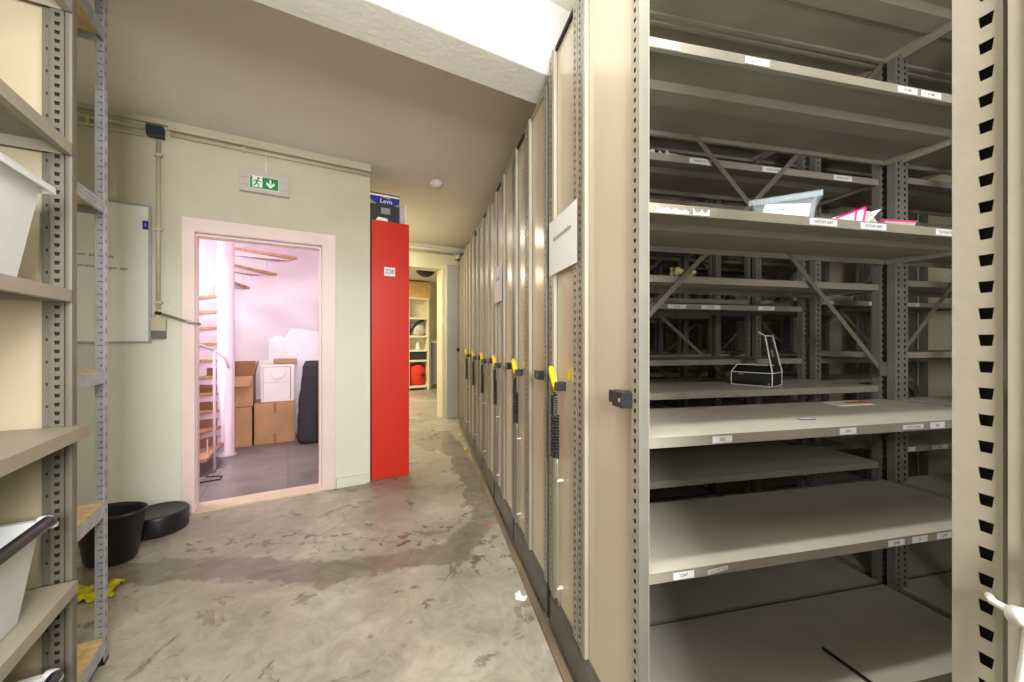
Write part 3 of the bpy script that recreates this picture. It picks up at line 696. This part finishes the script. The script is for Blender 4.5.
# ================================================================== wall things
wb = thing('whiteboard', Rm(-1.75, BW, 1.236), RA, 'whiteboard with handwritten notes on the wall behind the galvanised shelving', 'whiteboard')
bw, bh = .926, .955
MB().box(.01,bw-.01,-.016,-.002,.01,bh-.01,'board').build('writing_surface', wb)
mb = MB().box(0,bw,-.022,0,0,.014,'alu').box(0,bw,-.022,0,bh-.014,bh,'alu').box(0,.014,-.022,0,.014,bh-.014,'alu').box(bw-.014,bw,-.022,0,.014,bh-.014,'alu')
mb.build('frame', wb, bevel=.004)
MB().box(bw-.045,bw-.014,-.0175,-.016,bh-.17,bh-.11,'blue').text('1',.03,facing(bw-.03,-.018,bh-.14),'paper').build('blue_sticker', wb)
mb = MB()
for txt, x, z in (('voor sleutels', .53, .585), ('eventuele ego op', .53, .512)):
    sh = Matrix.Identity(4); sh[0][1] = .35
    mb.text(txt, .040, facing(x, -.0172, z, -.03) @ sh @ Matrix.Scale(.8, 4, (0,1,0)), 'black', 'LEFT')
mb.build('handwriting', wb)
# exit sign
sg = thing('exit_sign', Rm(-.318, BW, 2.392), RA, 'green and white emergency exit sign above the doorway', 'sign')
sw, sh = .325, .15
MB().box(0,sw,-.055,-.003,0,sh,'signgrey').box(.01,sw-.01,-.057,-.055,.045,.048,'grey').box(.01,sw-.01,-.057,-.055,.10,.103,'grey').build('housing', sg, bevel=.01)
f = MB().box(.065,.255,-.058,-.055,.028,.122,'paper')
f.box(.068,.082,-.059,-.058,.031,.119,'green').box(.148,.252,-.059,-.058,.031,.119,'green').box(.082,.148,-.0585,-.058,.031,.038,'green')
f.box(.194,.206,-.0600,-.059,.065,.108,'paper'); f.poly([(.172,-.060,.078),(.200,-.060,.045),(.200,-.060,.062),(.178,-.060,.088)],'paper'); f.poly([(.228,-.060,.078),(.222,-.060,.088),(.200,-.060,.062),(.200,-.060,.045)],'paper')
f.poly([(.200,-.0601,.040),(.230,-.0601,.070),(.222,-.0601,.080),(.200,-.0601,.058),(.178,-.0601,.080),(.170,-.0601,.070)],'paper')
# running figure
f.tube([(.122,-.0595,.106),(.122,-.0600,.106001)],.008,'green',10)
for p0, p1, w in (((.118,.096),(.108,.070),.011),((.116,.094),(.098,.088),.005),((.098,.088),(.092,.074),.005),((.118,.092),(.130,.080),.005),((.130,.080),(.140,.086),.005),((.108,.070),(.124,.060),.007),((.124,.060),(.120,.042),.006),((.108,.070),(.100,.052),.007),((.100,.052),(.086,.050),.006)):
    f.bar((p0[0],-.0592,p0[1]),(p1[0],-.0592,p1[1]),.0012,w,'green',up=(0,0,1) if abs(p0[0]-p1[0]) > .001 else (1,0,0))
f.build('pictogram', sg)
MB().tube([(.17,-.02,sh),(.17,-.02,ZC-2.392-.10)],.008,'white',10).build('drop_conduit', sg, smooth=True)
# conduits
cd = thing('cable_conduit', Rm(-2.0, BW, 2.70), RA, 'pair of cream conduits running along the top of the door wall', 'conduit')
MB().tube([(-.35,-.02,.02),(1.145,-.02,.02)],.012,'pipe',10).tube([(-.35,-.02,-.03),(1.14,-.02,-.03)],.010,'pipe',10).build('left_pipe', cd, smooth=True)
MB().tube([(1.28,-.02,.01),(2.62,-.02,.01)],.012,'pipe',10).build('long_pipe', cd, smooth=True)
MB().box(1.27,2.63,-.045,-.002,.035,.06,'pipe').build('trunking', cd)
for x in (.55,.86,1.7): MB().box(x,x+.015,-.036,0,-.044 if x < 1.2 else -.008,.028,'pipe').build('saddle_clip', cd, bevel=.002)
jb = thing('junction_box', Rm(-.845, BW, 2.665), RA, 'dark teal junction box where the conduits meet', 'junction box')
MB().box(0,.095,-.055,-.002,0,.08,'teal').build('box_body', jb, bevel=.008)
mb = MB()
for (x, z) in ((.012,.01),(.083,.01),(.012,.07),(.083,.07)): mb.tube([(x,-.0555,z),(x,-.058,z)],.005,'black',8)
mb.build('screw', jb)
vp = thing('vertical_conduit', Rm(-.785, BW, 1.46), RA, 'vertical cream pipe running down to the switch box beside the whiteboard', 'conduit')
MB().tube([(0,-.02,0),(0,-.02,1.19)],.013,'pipe',12).build('pipe', vp, smooth=True)
for z in (.05,.56,1.08): MB().box(-.022,.022,-.038,0,z,z+.02,'pipe').build('saddle_clip', vp, bevel=.003)
MB().lathe([(.03,-.05),(.026,-.02),(.014,.005),(.014,.01)],'pipe',16,c=(0,-.02)).build('gland', vp)
sb = thing('switch_box', Rm(-.825, BW, 1.265), RA, 'cream switch box with a grey base at the foot of the vertical pipe', 'switch box')
MB().box(0,.085,-.05,-.002,.055,.145,'pipe').build('cover', sb, bevel=.006); MB().box(.005,.08,-.04,-.002,0,.055,'seam').build('base', sb)
tag(MB().tube([(0,-.045,.03),(.15,-.05,-.025),(.22,-.055,-.04)],.009,'tube',10).tube([(.13,-.048,-.018),(.16,-.05,-.028)],.011,'galv',10).tube([(-.03,-.045,.035),(-.0,-.045,.03)],.012,'black',8).build('metal_rod', None, Rm(-.765, BW, 1.41), RA, smooth=True), 'short grey metal rod sticking out beside the vertical pipe', 'rod')
# smoke detector
sd = thing('smoke_detector', (-.735,3.78,ZC), 0, 'round white smoke detector on the ceiling', 'smoke detector')
MB().lathe([(.0001,-.05),(.035,-.048),(.05,-.034),(.052,-.02),(.06,-.018),(.062,0)],'white',28).build('body', sd, smooth=True)

# ================================================================== red cabinet
rc = thing('red_cabinet', Rm(.645, BW+.01, 0), RA, 'tall narrow red cabinet standing against the end of the wall', 'cabinet')
MB().box(0,.335,.02,.55,.03,2.33,'red').box(.01,.325,.04,.54,0,.03,'dark').build('carcass', rc)
MB().box(.0,.335,.0,.019,.004,2.335,'red').build('door', rc, bevel=.002)
MB().box(.108,.205,-.002,0,1.84,1.92,'paper').text('228',.052,facing(.156,-.003,1.88),'ink').build('number_plate', rc)
lb = thing('paint_box', Rm(.63, BW+.03, 2.336), RA, 'dark box with a blue paint label on top of the red cabinet', 'box')
MB().box(.005,.262,.0,.25,0,.225,'charcoal').build('carton', lb)
mb = MB().box(.003,.264,-.003,.252,.155,.235,'blue').box(.003,.264,-.004,.253,.225,.24,'paper').box(.0,.268,-.004,.255,.24,.252,'charcoal')
mb.poly([(.003,-.0045,.15),(.06,-.0045,.15),(.003,-.0045,.19)],'grey'); mb.poly([(.264,-.0045,.15),(.264,-.0045,.18),(.21,-.0045,.15)],'grey')
mb.text('Levis',.055,facing(.145,-.005,.183),'paper'); mb.bar((.10,-.005,.213),(.125,-.005,.222),.001,.008,'orange'); mb.bar((.125,-.005,.222),(.15,-.005,.213),.001,.006,'yellow'); mb.bar((.15,-.005,.217),(.18,-.005,.212),.001,.005,'label')
mb.build('label_band', lb)
MB().box(.10,.18,-.002,0,.07,.125,'grey').hexa([(.05,-.02,0),(.16,-.02,0),(.16,0,0),(.05,0,0),(.07,-.02,.03),(.15,-.02,.025),(.15,0,.025),(.07,0,.03)],'paper').build('print', lb)
tag(MB().box(.0,.05,.03,.2,0,.17,'signgrey').box(.05,.056,.02,.21,0,.19,'paper').build('grey_carton', None, Rm(.905,BW+.03,2.336), RA), 'narrow grey carton beside the paint box on the red cabinet', 'box')

# ================================================================== bucket, drum, cloth, litter
bk = thing('waste_bucket', (-2.28,2.205,0), .1, 'black plastic bucket on the floor behind the galvanised upright', 'bucket')
MB().lathe([(.105,0),(.125,.02),(.165,.27),(.175,.275),(.175,.29),(.163,.29),(.158,.27),(.118,.02),(.001,.015)],'black',40,1,.68).build('bucket_body', bk, smooth=True)
dr = thing('black_drum', Rm(-.745,3.40,0), RA, 'low round black drum on the floor beside the door frame', 'drum')
MB().lathe([(.152,.0),(.159,.01),(.159,.115),(.155,.125),(.150,.128),(.142,.124),(.001,.120)],'black',44).build('drum_body', dr, smooth=True)
MB().tube([(-.04,-.15,.03),(-.043,-.170,.03)],.016,'black',14).build('plug', dr)
mb = MB()
random.seed(3)
nx, ny = 22, 8
for i in range(nx):
    for j in range(ny):
        pass
def drape(nx, ny, w, d, hfun, k):
    mb = MB(); n0 = 0
    for i in range(nx+1):
        for j in range(ny+1): mb.v.append((w*(i/nx-.5)+.01*math.sin(j*2.1), d*(j/ny-.5)+.012*math.sin(i*1.3), hfun(i/nx, j/ny)))
    for i in range(nx):
        for j in range(ny):
            a = i*(ny+1)+j; mb.f.append((a,a+ny+1,a+ny+2,a+1)); mb.m.append(mb.mi(k))
    return mb
hf = lambda x, y: .012+.06*math.sin(y*PI)*(.6+.4*math.sin(x*9))*math.sin(min(1,x*3+.3)*PI/2)*(1-x*.5)+.008*math.sin(x*23+y*9)
tag(drape(26,10,.26,.15,hf,'cloth').build('floor_cloth', None, (-2.09,1.90,.001), .35, smooth=True), 'crumpled yellow-green cloth on the floor behind the galvanised upright', 'cloth')
tag(MB().poly([(-.03,-.01,.004),(.01,-.03,.003),(.03,-.005,.012),(.005,.01,.006)],'paper').poly([(-.03,-.01,.004),(.005,.01,.006),(.0,.04,.016),(-.025,.035,.004)],'paper').build('paper_scrap', None, (.045,1.885,0), .2), 'torn scrap of white paper on the floor beside the rail', 'litter')
tag(MB().tube([(-.008,0,.003),(.012,.004,.003)],.004,'orange',6).build('orange_litter', None, (-.165,2.62,0), .6), 'tiny orange bit of litter on the floor', 'litter')
for i_,(uu, ln) in enumerate(((5.15,.02),(4.45,.025))):
    tag(MB().box(0,.02,0,.07,0,.012,'yellow').build('yellow_marker', None, S(.455,uu,0), SA), ['yellow marker on the floor at the far end of the rail','yellow marker on the rail, nearer than the other'][i_], 'marker')

# ================================================================== stair room
stx, sty = -3.136, 4.254
ss = thing('spiral_staircase', (stx, sty, 0), 0, 'white spiral staircase with wooden treads seen through the doorway', 'staircase')
MB().lathe([(.10,0),(.10,.012),(.078,.014),(.078,3.6)],'pinkwhite',28).build('centre_pole', ss, smooth=True)
angs = [282,262,244,228,214,201,188,175,163,149,120,94,64,31,3]
for k, a in enumerate(angs):
    z = .16+.178*k; a0 = math.radians(a); half = math.radians(13); R_ = .74
    def P(r_, an, zz): return (r_*math.cos(an), r_*math.sin(an), zz)
    def wedge(r0, r1, h, z0, z1, kk, mb):
        n = 5
        bot = [P(r0,a0+h,z0),P(r0,a0-h,z0)]+[P(r1,a0-h+2*h*i/n,z0) for i in range(n+1)]
        top = [(x,y,z1) for x,y,_ in bot]
        m = len(bot); mb.poly(bot[::-1], kk); mb.poly(top, kk)
        for i in range(m): j = (i+1) % m; mb.poly([bot[i],bot[j],top[j],top[i]], kk)
    mb = MB(); wedge(.07,R_,half,z-.03,z,'wood',mb); mb.build('tread', ss, bevel=.006)
    mb = MB()     # white fascia under the tread
    e1 = a0+half*.75
    mb.hexa([P(.07,e1,z-.095),P(R_*.9,e1,z-.05),P(R_*.9,e1-.03,z-.05),P(.07,e1-.12,z-.095),P(.07,e1,z-.03),P(R_*.95,e1,z-.03),P(R_*.95,e1-.03,z-.03),P(.07,e1-.12,z-.03)],'pinkwhite')
    e2 = a0-half*.75
    mb.hexa([P(.07,e2+.12,z-.095),P(R_*.9,e2+.03,z-.05),P(R_*.9,e2,z-.05),P(.07,e2,z-.095),P(.07,e2+.12,z-.03),P(R_*.95,e2+.03,z-.03),P(R_*.95,e2,z-.03),P(.07,e2,z-.03)],'pinkwhite')
    mb.build('tread_bracket', ss)
    if k < len(angs)-1:
        MB().tube([P(R_*.8,a0-half*.8 if k > 8 else a0+half*.8,z),P(R_*.8,a0-half*.8 if k > 8 else a0+half*.8,z+.15)],.006,'pinkwhite',6).build('spacer_rod', ss)
MB().tube([(.25,-.49,.0),(.25,-.49,1.16)],.013,'pinkwhite',10).build('baluster', ss, smooth=True)
MB().tube([(.25,-.49,1.16),(.10,-.58,1.24),(-.12,-.66,1.36),(-.45,-.6,1.6)],.014,'pinkwhite',10).tube([(.25,-.49,1.16),(.32,-.44,1.08),(.34,-.42,.98)],.011,'pinkwhite',8).build('handrail', ss, smooth=True)
def carton(name, a0, a1, b0, b1, z0, z1, label, tapev=False, rz=RA):
    o = thing(name, Rm(a0,b0,z0), rz, label, 'box'); w, d_, h = a1-a0, b1-b0, z1-z0
    MB().box(0,w,0,d_,0,h,'carton').build('carton_body', o, bevel=.004)
    if tapev:
        MB().box(w*.46,w*.54,-.0015,0,h*.74,h,'tape').box(w*.46,w*.54,-.0015,0,0,h*.25,'tape').box(w*.46,w*.54,0,d_,h,h+.001,'tape').build('tape', o)
    return o
carton('cardboard_box', -.35,.075,5.55,5.95,.004,.50,'brown cardboard box with tape strips, under the white gift bag', True)
carton('cardboard_box', -.86,-.37,5.52,5.98,.004,.47,'brown cardboard box under the open carton behind the stair pole')
o = thing('open_cardboard_box', Rm(-.86,5.52,.475), RA, 'open brown carton with raised flaps stacked beside the stair pole', 'box')
w, d_, h = .50,.46,.36; q = .006
MB().box(0,w,0,q,0,h,'carton').box(0,w,d_-q,d_,0,h,'cartonin').box(0,q,q,d_-q,0,h,'carton').box(w-q,w,q,d_-q,0,h,'carton').box(0,w,0,d_,0,q,'carton').build('carton_body', o)
MB().hexa([(0,0,h),(w,0,h),(w,.004,h),(0,.004,h),(.0,-.10,h-.11),(w-.03,-.10,h-.11),(w-.03,-.096,h-.11),(0,-.096,h-.11)],'carton').build('flap', o)
MB().box(0,w,d_-q,d_,h,h+.16,'cartonin').build('flap', o)
MB().hexa([(w-q,0,h),(w,0,h),(w,d_,h),(w-q,d_,h),(w+.03,.05,h+.15),(w+.036,.05,h+.15),(w+.036,d_,h+.16),(w+.03,d_,h+.16)],'carton').build('flap', o)
gb = thing('gift_bag', Rm(-.285,5.60,.503), RA, 'white paper gift bag with a rope handle on the taped cardboard box', 'bag')
MB().box(0,.355,0,.15,0,.45,'giftbag').build('bag_body', gb, bevel=.003)
mb = MB()
for (x0,x1,z0,z1) in ((.02,.024,.02,.43),(.31,.316,.02,.43),(.02,.316,.426,.43)): mb.box(x0,x1,-.0015,0,z0,z1,'redline')
mb.box(.04,.30,-.0015,0,.235,.238,'grey'); mb.build('border', gb)
MB().tube([(.10,-.004,.40),(.105,-.012,.33),(.14,-.015,.29),(.20,-.015,.29),(.245,-.012,.33),(.25,-.004,.40)],.005,'giftbag',8).build('rope_handle', gb, smooth=True)
carton('cardboard_box', -.16,.10,5.80,5.98,.96-.0,1.02,'flat brown box behind and above the white gift bag')
tag(MB().box(0,.50,0,.012,0,1.0,'foam').build('foam_board', None, Rm(-.32,6.0,.004), RA), 'white board standing upright behind the gift bag', 'board')
def leaning(a0, b0, z0, pts, label):
    mb = MB(); n = len(pts); bk_ = [(x,.012,z) for x,z in pts]; fr_ = [(x,0,z) for x,z in pts]
    mb.poly(fr_,'foam'); mb.poly(bk_[::-1],'foam')
    for i in range(n): j = (i+1)%n; mb.poly([fr_[j],fr_[i],bk_[i],bk_[j]],'grey' if i == 0 else 'foam')
    return tag(mb.build('foam_board', None, Rm(a0,b0,z0), RA), label, 'board', 'white boards behind the boxes')
leaning(-.24,6.10,.004,[(0,0),(.72,0),(.72,1.20),(.1,1.32),(.02,1.27)],'lower white board leaning on the stair room wall')
leaning(-.10,6.03,.004,[(.14,0),(.58,0),(.58,1.36),(.14,1.42),(.02,1.22)],'upper white board leaning tilted on the stair room wall')
bb = thing('garment_bag', Rm(.10,5.30,.004), RA, 'tall black bag standing at the right of the gift bag', 'bag')
mb = MB()
pts = []; rr = []
for i in range(14):
    tt = i/13; pts.append((.02+.09*tt+.01*math.sin(i), .1, tt*.98)); 
n0 = len(mb.v); seg = 20
for i in range(15):
    tt = i/14; z = tt*1.0; wx = (.16-.02*tt)*(1 if 0 < i < 14 else .78); cx_ = .02+.06*tt
    for j in range(seg):
        an = 2*PI*j/seg; rad = 1+.06*math.sin(5*an+i*.7)+.04*math.sin(9*an-i)
        mb.v.append((.12+cx_+wx*rad*math.cos(an), .1+.12*rad*math.sin(an), z))
for i in range(14):
    for j in range(seg): mb.f.append((i*seg+j,i*seg+(j+1)%seg,(i+1)*seg+(j+1)%seg,(i+1)*seg+j)); mb.m.append(mb.mi('matteblack'))
mb.f.append(tuple(reversed(range(seg)))); mb.m.append(0); mb.f.append(tuple(14*seg+j for j in range(seg))); mb.m.append(0)
mb.build('bag_body', bb, smooth=True)
mb = MB()
pts = [(-2.78,3.35,.01),(-2.70,3.42,.012),(-2.62,3.48,.01),(-2.66,3.56,.01),(-2.8,3.55,.01),(-2.95,3.5,.01)]
tag(mb.tube(pts,.006,'cableblack',8).build('black_cable', smooth=True), 'black cable end lying on the tiles just inside the doorway', 'cable')
pts = [(-2.86,3.45,.006),(-2.8,3.55,.008),(-2.77,3.65,.007),(-2.83,3.72,.008),(-2.78,3.8,.007)]
tag(MB().tube(pts,.003,'white',6).build('white_string', smooth=True), 'thin white string lying on the tiles just inside the doorway', 'string')

# ================================================================== far end
dl = thing('ceiling_dome_light', Rm(2.12,6.75,2.385), RA, 'black dome hanging from the ceiling beyond the far opening', 'ceiling fixture')
MB().lathe([(.0001,0),(.06,.008),(.12,.04),(.17,.09),(.175,.10),(.0001,.10)],'black',28).build('dome', dl, smooth=True)
MB().tube([(0,0,.10),(0,0,ZC-2.385)],.012,'black',8).build('stem', dl)
cs = thing('cream_open_shelf', Rm(2.6,9.75,0), RA, 'cream open bookcase in the room beyond the far opening', 'bookcase')
cw, cd_, chh = .56,.36,2.36
MB().box(0,.05,0,cd_,0,chh,'creamy').build('side_panel', cs); MB().box(cw-.05,cw,0,cd_,0,chh,'creamy').build('side_panel', cs)
MB().box(.05,cw-.05,cd_-.02,cd_,0,chh,'creamy').build('back_panel', cs)
for z in (.06,.72,.98,1.34,1.80,2.31): MB().box(.05,cw-.05,0,cd_-.02,z,z+.05,'creamy').build('shelf', cs)
o = MB(); n0 = 0; seg = 18
def sack(w, d, h, k, name, loc, label, cat):
    mb = MB()
    for i in range(9):
        tt = i/8; pr = math.sin(PI*(.18+.62*tt))**.5 if i not in (0, 8) else .55
        for j in range(seg):
            an = 2*PI*j/seg; rad = pr*(1+.07*math.sin(4*an+i)); mb.v.append((w/2*rad*math.cos(an), d/2*rad*math.sin(an), h*tt))
    for i in range(8):
        for j in range(seg): mb.f.append((i*seg+j,i*seg+(j+1)%seg,(i+1)*seg+(j+1)%seg,(i+1)*seg+j)); mb.m.append(mb.mi(k))
    mb.f.append(tuple(reversed(range(seg)))); mb.m.append(0); mb.f.append(tuple(8*seg+j for j in range(seg))); mb.m.append(0)
    t_ = thing(name, loc, RA, label, cat); mb.build('sack', t_, smooth=True); return t_
rb = sack(.44,.3,.56,'bagred','orange_bag', Rm(2.88,9.92,.11), 'orange-red bag on the lowest shelf of the cream bookcase', 'bag')
MB().tube([(-.14,-.06,.5),(-.05,-.10,.57),(.06,-.1,.57),(.16,-.06,.5)],.035,'matteblack',8).tube([(.10,-.16,.30),(.14,-.165,.24)],.045,'matteblack',8).build('strap', rb, smooth=True)
sack(.42,.28,.30,'cloth2','folded_cloth', Rm(2.88,9.92,1.39), 'heap of white cloth on the upper shelf of the cream bookcase', 'cloth')
tag(MB().tube([(-.2,0,0),(-.12,.0,.16),(0,.0,.27),(.14,0,.33)],.035,'matteblack',8).build('black_strap', None, Rm(2.88,9.80,1.46), RA, smooth=True), 'black strap draped over the white cloth heap', 'strap')
tag(MB().box(0,.44,0,.2,0,.20,'matteblack').build('black_case', None, Rm(2.66,9.78,.775), RA, bevel=.02), 'black case on the middle shelf of the cream bookcase', 'case')
tag(MB().lathe([(.08,0),(.06,.02),(.05,.12),(.02,.2),(.0001,.21)],'white',14).build('white_bottle', None, Rm(2.9,9.88,1.031), RA, smooth=True), 'small white object standing above the black case', 'bottle')
tag(MB().box(0,.60,0,.35,0,.40,'lightwood').box(.02,.58,-.004,0,.02,.38,'lightwood').build('wooden_box', None, Rm(2.6,9.76,2.362), RA), 'light wooden box on top of the cream bookcase', 'box')
tag(MB().box(0,.03,0,.03,0,1.25,'creamy').box(.22,.25,0,.03,0,1.25,'creamy').box(0,.25,0,.03,1.2,1.25,'creamy').box(.03,.22,.01,.02,.1,1.2,'grey').build('narrow_frame', None, Rm(3.22,9.9,0), RA), 'narrow cream frame standing right of the bookcase', 'frame')
# fittings on the far wall and column
cd = thing('cable_conduit', Rm(1.6,6.03,2.72), RA, 'white conduit along the top of the far wall', 'conduit')
MB().tube([(-.4,-.02,.0),(1.5,-.02,.0)],.02,'white',8).tube([(-.4,-.02,-.05),(.75,-.02,-.05)],.012,'pipe',8).build('pipe', cd, smooth=True)
o = thing('junction_box', Rm(2.44,5.93,2.52), RA, 'small teal junction box above the grey column', 'junction box')
MB().box(0,.09,-.05,.12,.06,.15,'teal').build('box_body', o, bevel=.008); MB().box(-.06,-.01,-.04,.12,.07,.13,'pipe').build('connector', o, bevel=.006)
o = thing('column_conduit', Rm(2.44,5.93,1.40), RA, 'thin grey conduit running down the grey column to a switch', 'conduit')
MB().tube([(.045,-.012,.0),(.045,-.012,1.17)],.009,'seam',8).build('pipe', o, smooth=True); MB().box(.0,.08,-.03,0,-.10,.0,'grey').build('switch', o, bevel=.005)
tag(MB().box(0,.16,-.05,-.002,0,.05,'black').build('black_bracket', None, Rm(2.38,5.93,1.08), RA), 'black bracket fixed on the grey column', 'bracket')

# ================================================================== lights
def area(name, loc, rot, sx, sy, e, col=(1,1,1), spread=PI):
    l = bpy.data.lights.new(name, 'AREA'); l.shape = 'RECTANGLE'; l.size = sx; l.size_y = sy; l.energy = e; l.color = col; l.spread = spread
    o = bpy.data.objects.new(name, l); COL.objects.link(o); o.location = loc; o.rotation_euler = rot; return o
def aim(o, tgt): o.rotation_euler = (Vector(tgt)-o.location).to_track_quat('-Z', 'Y').to_euler()
WARM = (1,.97,.92)
area('ceiling_tube_aisle', (*S(.36,.62)[:2],2.74), (0,0,SA), 1.0, .12, 25, WARM)
area('ceiling_tube_rear', (*Rm(.0,-.9)[:2],2.74), (0,0,RA), 1.3, .3, 16, WARM)
a = area('bounce_flash', (*S(.22,-1.1)[:2],1.75), (0,0,0), .6, .9, 108, (1,.975,.95)); aim(a, (-1.5,4,2.2))
area('corridor_fill', (*Rm(.85,5.35)[:2],2.74), (0,0,0), .5, .5, 34, (1,.94,.78))  # added out of sight behind the cabinet to brighten the far corridor
area('end_room_lamp', (*Rm(1.2,8.2)[:2],2.72), (0,0,0), .9, .9, 110, (1,.90,.66))
area('stair_lamp', (*Rm(-1.9,5.2)[:2],2.76), (0,0,0), 1.0, 1.0, 60, (1,.94,.97))
a = area('stair_fill', (*Rm(-.2,4.1)[:2],2.6), (0,0,0), .6, .6, 16, (1,.93,.98)); aim(a, Rm(-.1,6.2,1.0))  # added fill lamp brightening the stair room's back; there is no window
w = bpy.data.worlds.new('world'); scn.world = w; w.use_nodes = True
w.node_tree.nodes['Background'].inputs[0].default_value = (.9,.92,1,1); w.node_tree.nodes['Background'].inputs[1].default_value = .25
scn.view_settings.view_transform = 'Standard'; scn.view_settings.look = 'None'; scn.view_settings.exposure = .25

cam = bpy.data.cameras.new('camera'); cam.sensor_width = 36; cam.lens = 36*388/1024; cam.clip_start = .02
co = bpy.data.objects.new('camera', cam); COL.objects.link(co); co.location = (0,0,1.25); co.rotation_euler = (PI/2,0,0)
scn.camera = co
